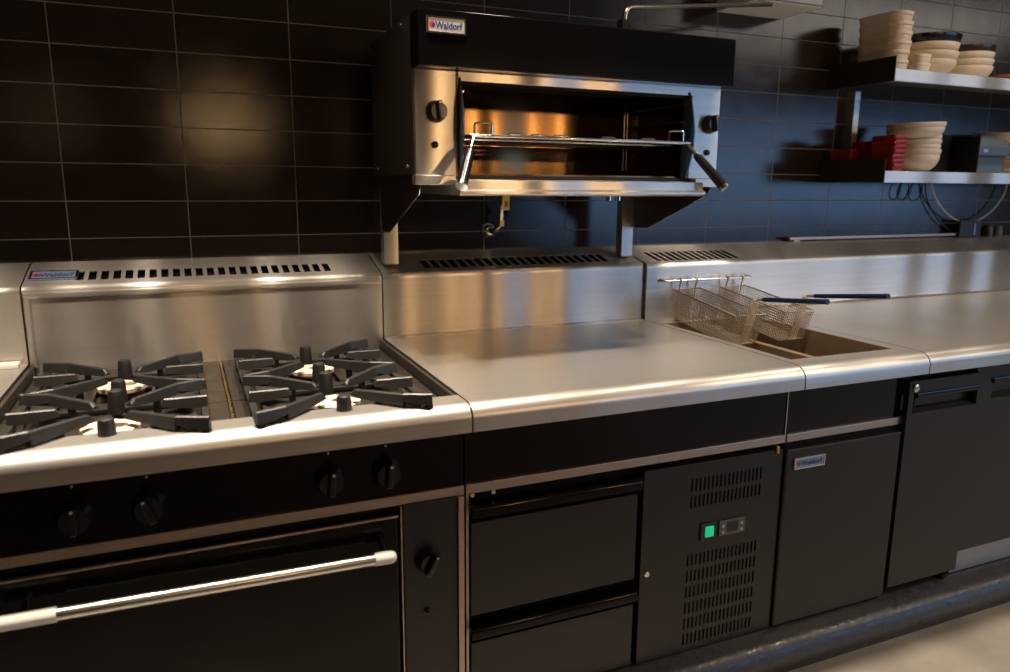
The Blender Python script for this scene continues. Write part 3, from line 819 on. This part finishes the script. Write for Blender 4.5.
# rack: frame, bars, pull loops and arms with grips
RZ = 1.478
bm = BM()
tube(bm, [(0.130, 0.200, RZ), (0.768, 0.200, RZ), (0.768, 0.52, RZ), (0.130, 0.52, RZ)], 0.0045, 10, closed=True)
for k in range(31):
    x = 0.146+k*0.0202
    cyl(bm, (x, 0.200, RZ+.002), (x, 0.52, RZ+.002), 0.0021, 6)
for y in (0.30, 0.42): cyl(bm, (0.13, y, RZ-.003), (0.768, y, RZ-.003), 0.003, 8)
rk = obj('grill_rack', bm, CHROME, sg, smooth=40)
for x in (0.170, 0.735):
    bm = BM(); tube(bm, fillet([(x-.026, 0.212, RZ), (x-.026, 0.212, RZ+0.030), (x+.020, 0.212, RZ+0.032), (x+.020, 0.212, RZ)], 0.007), 0.0028, 8)
    obj('pull_loop', bm, CHROME, rk, smooth=40)
for x in (0.258, 0.323, 0.388, 0.528, 0.652):
    bm = BM(); tube(bm, fillet([(x-.024, 0.225, RZ+.002), (x-.018, 0.225, RZ+0.008), (x+.018, 0.225, RZ+0.008), (x+.024, 0.225, RZ+.002)], 0.005), 0.0030, 8)
    obj('rack_clip', bm, CHROME, rk, smooth=40)
for p0, p1 in (((0.136, 0.200, 1.472), (0.074, 0.112, 1.357)), ((0.764, 0.200, 1.472), (0.827, 0.112, 1.357))):
    a, b = V(p0), V(p1)
    bm = BM(); cyl(bm, a, a+(b-a)*0.30, 0.0055, 12); ar = obj('rack_arm', bm, CHROME, rk, smooth=40)
    bm = BM(); tube(bm, [a+(b-a)*0.22, a+(b-a)*0.30, a+(b-a)*0.95], 0.0090, 20, r1=0.0138); g_ = obj('grip', bm, PLASTIC, ar, 'glossy black grip', smooth=40)
    bm = BM(); tube(bm, [a+(b-a)*0.945, a+(b-a)*1.0], 0.0141, 20); obj('grip_cap', bm, CHROME, ar, smooth=40)
# drip tray with broad front lip
bm = BM()
prism(bm, [(0.26, 1.372), (0.175, 1.373), (0.1715, 1.371), (0.1712, 1.351), (0.164, 1.349), (0.158, 1.346), (0.158, 1.340), (0.164, 1.335), (0.182, 1.336), (0.60, 1.340), (0.60, 1.375), (0.26, 1.375)], 0.088, 0.800)
obj('drip_tray', bm, STEEL, sg, 'steel drip tray with a rounded front lip', smooth=50)
# wall brackets and posts
for xp, xf in ((0.020, 0.016), (0.838, 0.884)):
    bm = BM(); bx(bm, xp, xp+0.044, 0.640, 0.676, 1.128, 1.40, 0.001)
    po = obj('post', bm, STEEL, sg)
    bm = BM(); prism(bm, [(0.655, 1.385), (0.640, 1.225), (0.560, 1.228), (0.300, 1.325), (0.265, 1.336), (0.252, 1.350), (0.252, 1.385)], xf, xf+0.003)
    obj('gusset_plate', bm, SIDEBLK, po, 'dark triangular bracket plate')
    bm = BM(); tube(bm, [(xf+.0015, 0.560, 1.227), (xf+.0015, 0.300, 1.324), (xf+.0015, 0.264, 1.337), (xf+.0015, 0.252, 1.352), (xf+.0015, 0.252, 1.36)], 0.002, 6)
    obj('plate_edge', bm, CHROME, po)
bm = BM(); bx(bm, 0.02, 0.88, 0.27, 0.655, 1.374, 1.386); obj('underside', bm, SIDEBLK, sg)
bm = BM(); 
for x in (0.555, 0.585): cyl(bm, (x, 0.26, 1.345), (x, 0.26, 1.322), 0.008, 12)
obj('gas_inlet', bm, CHROME, sg, smooth=40)

# pipe over the grill and the white box it runs to
bm = BM(); tube(bm, fillet([(0.671, 0.40, 1.756), (0.671, 0.40, 1.858), (0.76, 0.425, 1.872), (1.38, 0.612, 1.975)], 0.035, 8), 0.0075, 14)
pp = obj('gas_pipe', bm, PIPE, smooth=40, origin=(0.671, 0.40, 1.755)); tag(pp, 'bent metal pipe rising from the grill top towards the white box', 'pipe')
bm = BM(); cyl(bm, (0.671, 0.40, 1.754), (0.671, 0.40, 1.812), 0.017, 6); cyl(bm, (0.671, 0.40, 1.800), (0.671, 0.40, 1.822), 0.021, 6)
obj('pipe_union', bm, CHROME, pp)
bm = BM(); bx(bm, 1.30, 1.60, 0.60, WY-0.001, 1.980, 2.20, 0.004)
cb_ = obj('control_box', bm, BOXWHITE, smooth=40, origin=(1.45, 0.7, 1.98)); tag(cb_, 'white wall-mounted box at the top edge above the tiles', 'box')
bm = BM(); bx(bm, 1.299, 1.601, 0.598, 0.602, 1.984, 1.988); obj('cover_seam', bm, GREYP, cb_)

# gas cock on the tiles below the grill
gv = thing('gas_valve', 'chrome gas valve with a yellow tag on the tiles under the grill', 'valve', (0.425, 0.80, 1.21))
bm = BM(); lathe(bm, [(0, 0), (0.030, 0), (0.028, 0.006), (0.018, 0.016), (0.012, 0.018), (0, 0.018)], (0.420, 0.8045, 1.213), 28, Matrix.Rotation(math.pi/2, 3, 'X'))
obj('wall_flange', bm, CHROME, gv, smooth=40)
bm = BM(); tube(bm, fillet([(0.420, 0.79, 1.213), (0.420, 0.752, 1.213), (0.438, 0.745, 1.235), (0.437, 0.72, 1.335), (0.437, 0.62, 1.345)], 0.015), 0.0095, 14)
obj('pipe', bm, CHROME, gv, smooth=40)
bm = BM(); lathe(bm, [(0.009, 0.0), (0.0145, 0.002), (0.0145, 0.020), (0.010, 0.024)], (0.438, 0.745, 1.228), 6); lathe(bm, [(0.009, 0.0), (0.0135, 0.002), (0.0135, 0.016), (0.010, 0.02)], (0.437, 0.725, 1.300), 6)
obj('union_nut', bm, BRASS, gv)
bm = BM(); bx(bm, 0.446, 0.462, 0.728, 0.740, 1.262, 1.286, 0.003); cyl(bm, (0.456, 0.728, 1.272), (0.456, 0.716, 1.272), 0.008, 16)
obj('valve_handle', bm, PLASTIC, gv, smooth=40)
bm = BM(); bx(bm, 0.422, 0.446, 0.690, 0.693, 1.283, 1.328, 0.0005)
tg = obj('tag', bm, YELLOW, gv, 'yellow warning tag')
bm = BM(); bx(bm, 0.429, 0.439, 0.6890, 0.6902, 1.294, 1.312); obj('tag_print', bm, REDINK, tg, 'red print on the tag')

# ------------------------------------------------------------------ fryer baskets
def basket(xc, label, handle_y_end, hz, flare):
    W, L, H = 0.112, 0.325, 0.098
    b = thing('fryer_basket', label, 'fryer basket', (xc, 0.40, 0.90), 'wire baskets hanging over the fryer')
    tilt = 0.128
    # local frame: y back->front measured from the hook line
    org = V((xc, 0.556, 1.018))
    R3 = Matrix.Rotation(tilt, 3, 'X')
    def T(x, y, z): return org + R3 @ V((x, -y, z))
    def taper(z): return 1-0.10*(-z/H)
    def P(x, y, z):
        k = taper(z)
        return T(x*k, L/2+(y-L/2)*(1-0.10*(-z/H)), z)
    bm = BM(); h = W/2
    tube(bm, [P(-h, 0, 0), P(h, 0, 0), P(h, L, 0), P(-h, L, 0)], 0.0030, 8, closed=True)
    tube(bm, [P(-h, 0, -H), P(h, 0, -H), P(h, L, -H), P(-h, L, -H)], 0.0022, 6, closed=True)
    frame = obj('rim', bm, WIRE, b, smooth=40)
    bm = BM(); r = 0.00105; nx, ny, nz = 14, 40, 12
    for i in range(nx+1):
        x = -h+W*i/nx
        tube(bm, [P(x, 0, 0), P(x, 0, -H), P(x, L, -H), P(x, L, 0)], r, 4)
    for j in range(1, ny):
        y = L*j/ny
        tube(bm, [P(-h, y, 0), P(-h, y, -H), P(h, y, -H), P(h, y, 0)], r, 4)
    for k in range(1, nz):
        z = -H*k/nz
        tube(bm, [P(-h, 0, z), P(h, 0, z), P(h, L, z), P(-h, L, z)], r, 4, closed=True)
    obj('wire_mesh', bm, WIRE, b, 'fine woven wire mesh')
    # hooks over the rail
    for dx in (-0.032, 0.034):
        bm = BM(); q = V((xc+dx, 0, 0))
        tube(bm, fillet([T(dx, 0, -0.03), T(dx, 0.0, 0.010), (xc+dx, 0.546, 1.050), (xc+dx, 0.548, 1.056), (xc+dx, 0.556, 1.056), (xc+dx, 0.560, 1.044)], 0.004), 0.0024, 8)
        obj('hook', bm, WIRE, b, smooth=40)
    # handle bracket: four rods up the front face, then a shank with a blue grip
    bm = BM()
    for k in range(4):
        dx = -0.0135+0.009*k
        tube(bm, [P(dx, L+0.002, -H), T(dx, L+0.004, 0.0), T(dx*.9, L+0.008, 0.048), T(dx*.7, L+0.016, 0.056)], 0.0023, 6)
    for z in (-H*.97, -H*.3): cyl(bm, P(-0.018, L+0.002, z), P(0.018, L+0.002, z), 0.002, 6)
    bk = obj('handle_bracket', bm, ROD, b, 'nickel rods of the handle bracket with front light painted in', smooth=40)
    s0 = T(0, L+0.010, 0.054); s1 = V((xc, handle_y_end, hz))
    bm = BM(); tube(bm, [s0, s0+(s1-s0)*.35], 0.0042, 10); obj('shank', bm, WIRE, b, smooth=40)
    g0 = s0+(s1-s0)*.12
    bm = BM(); tube(bm, [g0, g0+(s1-g0)*.03, g0+(s1-g0)*.5, g0+(s1-g0)*.97, s1], 0.0062, 14, r1=0.0078)
    g = obj('grip', bm, BLUEGRIP, b, 'dark blue coated grip', smooth=40)
    bm = BM(); lathe(bm, [(0, -.0006), (0.0028, -.0006), (0.0028, 0.0006), (0, 0.0006)], s1+V((0, 0.012, 0.0076)), 10); obj('hanging_eye', bm, CHROME, g)
    return b
basket(1.054, 'wire fryer basket nearest the griddle, left of the two, with a blue grip', -0.058, 1.060, 0)
basket(1.252, 'wire fryer basket on the worktop side, right of the two, with a blue grip', -0.080, 1.068, 0)

# ------------------------------------------------------------------ wall shelves
SX0, SX1, SY0 = 1.86, 4.4, 0.495
def shelf(z0, z1, zend, label):
    s = thing('wall_shelf', label, 'shelf', (SX0+.6, 0.65, z0), 'steel wall shelves')
    bm = BM(); bx(bm, SX0+0.003, SX1, SY0+0.003, WY-0.001, z1-0.004, z1); obj('deck', bm, STEEL, s)
    bm = BM(); bx(bm, SX0+0.003, SX1, SY0, SY0+0.003, z0, z1, 0.0008); bx(bm, SX0+0.003, SX1, SY0, SY0+0.02, z0, z0+0.002)
    obj('front_flange', bm, STEEL, s)
    bm = BM(); bx(bm, SX0, SX0+0.003, SY0, WY-0.001, z0, zend, 0.0008); obj('end_panel', bm, SIDEBLK, s, 'dark upturned end panel')
    return s
shelf(1.740, 1.783, 1.826, 'upper steel wall shelf holding cream dishes and bowls')
shelf(1.382, 1.424, 1.468, 'lower steel wall shelf holding red dishes and cream bowls')
for i, x in enumerate((1.966, 3.3)):
    bm = BM()
    bx(bm, x, x+0.034, 0.762, 0.765, 1.424, 1.738); bx(bm, x, x+0.003, 0.762, WY-0.001, 1.424, 1.738); bx(bm, x+0.031, x+0.034, 0.762, WY-.001, 1.424, 1.738)
    o = obj('shelf_upright', bm, STEEL, origin=(x+.017, 0.78, 1.424))
    if i == 0:
        tag(o, 'steel upright channel between the two wall shelves near their left end', 'shelf support')
        bm = BM(); cyl(bm, (x+.020, 0.7625, 1.70), (x+.020, 0.760, 1.70), 0.004, 12); obj('screw', bm, CHROME, o)
    else:
        bpy.data.objects.remove(o)

def bowl_profile(r, h, t=0.005, foot=0.5, deep=0.55):
    out = [(0, 0), (r*foot, 0), (r*foot*1.02, 0.003)]
    for k in range(1, 9):
        a = k/8; out.append((r*(foot+(1-foot)*math.sin(a*math.pi/2)**(deep*1.2)), 0.003+(h-0.003)*a**1.15))
    inn = [(rr-t, zz+0.001) for rr, zz in out[3:][::-1]]
    return out+[(r, h+0.001), (r-t*.5, h+0.002)]+inn+[(r*foot*.8, t), (0, t)]
def bowl(name, r, h, m, loc, label, group, cat='bowl', foot=0.5, deep=0.55, tilt=0):
    bm = BM(); lathe(bm, bowl_profile(r, h, foot=foot, deep=deep), (0, 0, 0), 40, Matrix.Rotation(tilt, 3, 'Y'))
    o = obj(name, bm, m, smooth=40); o.location = loc
    return tag(o, label, cat, group)

ORD = ['bottom', 'second from the bottom', 'third from the bottom', 'fourth from the bottom', 'fifth from the bottom', 'sixth from the bottom', 'seventh from the bottom', 'eighth from the bottom']
def dish(bm, w_, d_, h, rc=0.02, foot=0.88, t=0.005, seg=6):
    """rounded rectangular dish, open at the top"""
    def ring(sc, z, inset=0):
        a, b = w_/2*sc-inset, d_/2*sc-inset; c = rc*sc
        vs = []
        for qx, qy, a0 in ((1, 1, 0), (-1, 1, 90), (-1, -1, 180), (1, -1, 270)):
            for k in range(seg+1):
                an = math.radians(a0+90*k/seg)
                vs.append(bm.verts.new((qx*(a-c)+c*math.cos(an), qy*(b-c)+c*math.sin(an), z)))
        return vs
    R_ = [ring(foot, 0), ring(foot*1.02, 0.002), ring((foot+1)/2, h*.35), ring(0.965, h*.62), ring(0.97, h*.66), ring(1, h*.74), ring(1, h*.96), ring(0.992, h), ring(0.97, h), ring(0.955, h*.9), ring(foot*.96, t)]
    n = len(R_[0]); fs = [bm.faces.new(R_[0][::-1]), bm.faces.new(R_[-1])]
    for A, B in zip(R_, R_[1:]):
        for k in range(n): fs.append(bm.faces.new((A[k], A[(k+1) % n], B[(k+1) % n], B[k])))
    bmesh.ops.recalc_face_normals(bm, faces=fs)

# stack of oblong dishes at the left end of the upper shelf
UZ = 1.784; LZ = 1.425
bm = BM(); dish(bm, 0.105, 0.20, 0.042, 0.045, 0.90)
d0 = obj('oblong_dish', bm, CERAMIC, smooth=35)
for k in range(6):
    o = d0 if k == 0 else d0.copy()
    if k: C.objects.link(o)
    o.location = (1.958+random.uniform(-.003, .003), 0.640, UZ+k*0.0335); o.rotation_euler = (0, 0, math.radians(random.uniform(-2, 2)))
    tag(o, 'cream oblong dish in the tall stack on the upper shelf, %s' % (ORD[k] if k < 5 else 'topmost'), 'dish', 'cream oblong dishes on the upper shelf')
bm = BM(); dish(bm, 0.085, 0.10, 0.031, 0.03, 0.88)
s0 = obj('small_dish', bm, CERAMIC, smooth=35)
for k in range(2):
    o = s0 if k == 0 else s0.copy()
    if k: C.objects.link(o)
    o.location = (2.032, 0.560, UZ+k*0.030)
    tag(o, '%s small cream dish, just right of the tall dish stack' % ('lower' if k == 0 else 'upper'), 'dish', 'small cream dishes on the upper shelf')
for k in range(4):
    bowl('cream_bowl' if k < 3 else 'blue_bowl', 0.115-(0.005 if k == 0 else 0)+(0.004 if k == 3 else 0), 0.056, CERAMIC if k < 3 else NAVYGLAZE, (2.182, 0.640, UZ+k*0.031), ('cream bowl in the middle bowl stack on the upper shelf, %s' % ORD[k]) if k < 3 else 'dark blue bowl on top of the middle stack on the upper shelf', 'bowls in the middle stack on the upper shelf')
for k in range(4):
    bowl('cream_bowl' if k < 3 else 'brown_bowl', 0.098, 0.050, CERAMIC if k < 3 else BROWNGLAZE, (2.415, 0.640, UZ+k*0.026), ('cream bowl in the right bowl stack on the upper shelf, %s' % ORD[k]) if k < 3 else 'dark brown bowl on top of the right stack on the upper shelf', 'bowls in the right stack on the upper shelf')
bowl('terracotta_bowl', 0.10, 0.035, TERRA, (2.70, 0.62, UZ), 'terracotta bowl at the right edge of the upper shelf', 'terracotta bowls on the upper shelf')
# lower shelf: red dishes
bm = BM(); dish(bm, 0.067, 0.110, 0.026, 0.010, 0.86)
r0 = obj('red_dish', bm, RED, smooth=35)
first = True
for (x, y, n, nm, dz) in ((1.918, 0.735, 4, 'rear left', 0.0195), (1.975, 0.680, 6, 'middle', 0.0175), (1.943, 0.560, 7, 'front', 0.0172)):
    for k in range(n):
        o = r0 if first else r0.copy()
        if not first: C.objects.link(o)
        first = False
        o.location = (x+random.uniform(-.002, .002), y, LZ+k*dz); o.rotation_euler = (0, 0, math.radians(random.uniform(-2.5, 2.5)))
        tag(o, 'red rectangular dish in the %s red stack, %s' % (nm, ORD[k] if k < n-1 else 'topmost'), 'dish', 'red rectangular dishes on the lower shelf')
# lower shelf: pale bowls, slightly tilted towards the top
for k in range(7):
    r_ = (0.088, 0.092, 0.088, 0.090, 0.088, 0.102, 0.106)[k]
    dz = (0, 0.034, 0.055, 0.075, 0.094, 0.116, 0.136)[k]
    bowl('pale_bowl', r_, (0.062, 0.05, 0.046, 0.046, 0.046, 0.048, 0.048)[k], CERAMIC2, (2.160-(0.010 if k > 4 else 0), 0.620, LZ+dz), 'pale bowl in the stack on the lower shelf, %s' % (ORD[k] if k < 6 else 'topmost'), 'pale bowls on the lower shelf', tilt=-0.045 if k > 4 else (0.03 if k == 4 else 0))
# receipt printer and pale boards beside it
pr = thing('receipt_printer', 'dark blue-grey boxy machine on the lower shelf, right of the pale bowls', 'printer', (2.52, 0.65, LZ))
bm = BM(); prism(bm, [(0.575, LZ+0.002), (0.575, LZ+0.065), (0.555, LZ+0.072), (0.555, LZ+0.105), (0.580, LZ+0.138), (0.78, LZ+0.148), (0.78, LZ+0.002)], 2.44, 2.63)
obj('casing', bm, DEVICE, pr)
bm = BM(); bx(bm, 2.434, 2.4405, 0.552, 0.782, LZ+0.001, LZ+0.146, 0.002); obj('side_cover', bm, RECESS, pr)
bm = BM(); bx(bm, 2.46, 2.61, 0.60, 0.70, LZ+0.1385, LZ+0.150, 0.003); obj('lid', bm, GREYP, pr)
bm = BM(); bx(bm, 2.468, 2.492, 0.5535, 0.5555, LZ+0.082, LZ+0.094); obj('sticker', bm, BADGEBLUE, pr, 'small pale label')
bm = BM(); bx(bm, 2.28, 2.42, 0.66, 0.78, LZ, LZ+0.150, 0.006); bx(bm, 2.30, 2.40, 0.68, 0.76, LZ+0.15, LZ+0.156, 0.003)
tag(obj('dark_case', bm, RECESS, smooth=40, origin=(2.35, 0.72, LZ)), 'plain black case against the tiles between the pale bowls and the machine', 'case')
bm = BM(); dish(bm, 0.16, 0.14, 0.020, 0.02, 0.92)
b0 = obj('pale_plate', bm, CERAMIC, smooth=35)
for k in range(4):
    o = b0 if k == 0 else b0.copy()
    if k: C.objects.link(o)
    o.location = (2.735+(0.006 if k % 2 else 0), 0.60, LZ+k*0.0165)
    tag(o, 'pale plate right of the machine on the lower shelf, %s' % (ORD[k] if k < 3 else 'topmost'), 'plate', 'pale plates on the lower shelf')
bm = BM(); lathe(bm, bowl_profile(0.12, 0.04), (0, 0, 0), 36)
bm2 = BM(); bx(bm2, 2.655, 2.95, 0.690, 0.79, LZ, LZ+0.130, 0.01)
tag(obj('storage_tub', bm2, RECESS, smooth=40, origin=(2.8, 0.74, LZ)), 'black tub behind the pale plates at the right edge of the lower shelf', 'tub')
o = obj('shallow_bowl', bm, CERAMIC2, smooth=40); o.location = (2.80, 0.67, LZ+0.131); o.location.y = 0.70
tag(o, 'shallow pale bowl on the black tub at the right edge', 'bowl')

# ------------------------------------------------------------------ cables and clutter along the ledge
def hang(p0, p1, low, n=24):
    pts = []
    for k in range(n+1):
        t = k/n; s = 1-(2*t-1)**2
        pts.append(V(p0)*(1-t)+V(p1)*t - V((0, 0, low))*(s**0.8))
    return pts
bm = BM()
loop = [(2.472, 0.775, 1.385), (2.50, 0.775, 1.33), (2.57, 0.775, 1.265), (2.66, 0.775, 1.222), (2.74, 0.775, 1.214), (2.82, 0.775, 1.225), (2.90, 0.775, 1.27), (2.955, 0.775, 1.33), (2.97, 0.775, 1.385)]
tube(bm, fillet(loop, 0.05, 5), 0.0036, 8)
tag(obj('cable', bm, CABLEG, smooth=60, origin=(2.72, 0.775, 1.22)), 'pale grey cable drooping in one wide loop below the lower shelf', 'cable')
bm = BM(); tube(bm, fillet([(2.455, 0.79, 1.385), (2.47, 0.79, 1.32), (2.53, 0.79, 1.25), (2.60, 0.79, 1.20), (2.66, 0.79, 1.17)], 0.05, 5), 0.003, 8)
tag(obj('cable', bm, CABLE, smooth=60, origin=(2.55, 0.79, 1.2)), 'thin black cable running down to the adaptor behind the grey loop', 'cable')
bm = BM()
tube(bm, fillet([(2.30, 0.785, 1.385), (2.283, 0.785, 1.35), (2.290, 0.785, 1.318), (2.325, 0.785, 1.312), (2.348, 0.785, 1.34), (2.350, 0.785, 1.385)], 0.03, 6), 0.0026, 8)
tag(obj('cable', bm, CABLE, smooth=60, origin=(2.31, 0.785, 1.32)), 'short black cable loop under the lower shelf, left of the two', 'cable')
bm = BM()
tube(bm, fillet([(2.365, 0.778, 1.385), (2.342, 0.778, 1.35), (2.350, 0.778, 1.315), (2.39, 0.778, 1.308), (2.42, 0.778, 1.335), (2.425, 0.778, 1.385)], 0.03, 6), 0.0026, 8)
tag(obj('cable', bm, CABLE, smooth=60, origin=(2.38, 0.778, 1.31)), 'short black cable loop under the lower shelf, right of the two', 'cable')
LZZ = 1.1495
bm = BM(); bx(bm, 1.695, 2.80, 0.765, 0.790, LZZ+0.0065, LZZ+0.0175, 0.002)
for x in (1.72, 2.78): bx(bm, x, x+0.03, 0.768, 0.788, LZZ, LZZ+0.0065)
tag(obj('steel_bar', bm, TRIMSTEEL, smooth=30, origin=(2.2, 0.78, LZZ)), 'long thin steel bar lying on the ledge against the blue-lit tiles', 'bar')
bm = BM(); bx(bm, 2.66, 2.80, 0.752, 0.762, LZZ, LZZ+0.075, 0.004)
a_ = thing('power_adaptor', 'black power box standing on the ledge below the grey cable loop', 'power adaptor', (2.73, 0.76, LZZ))
obj('casing', bm, CABLE, a_, smooth=40)
bm = BM(); bx(bm, 2.752, 2.760, 0.7505, 0.7525, LZZ+0.010, LZZ+0.060); obj('indicator', bm, BADGEBLUE, a_, 'pale blue strip')
for x, r_, h_, m_, lb_ in ((2.885, 0.022, 0.052, BROWNGLAZE, 'small brown jar on the ledge, left of two'), (2.955, 0.018, 0.045, GREYP, 'small grey jar on the ledge, right of two')):
    bm = BM(); lathe(bm, [(0, 0), (r_, 0), (r_, h_*.75), (r_*.8, h_*.85), (r_*.85, h_), (0, h_)], (x, 0.779, LZZ), 24)
    tag(obj('jar', bm, m_, smooth=40, origin=(x, 0.779, LZZ)), lb_, 'jar')
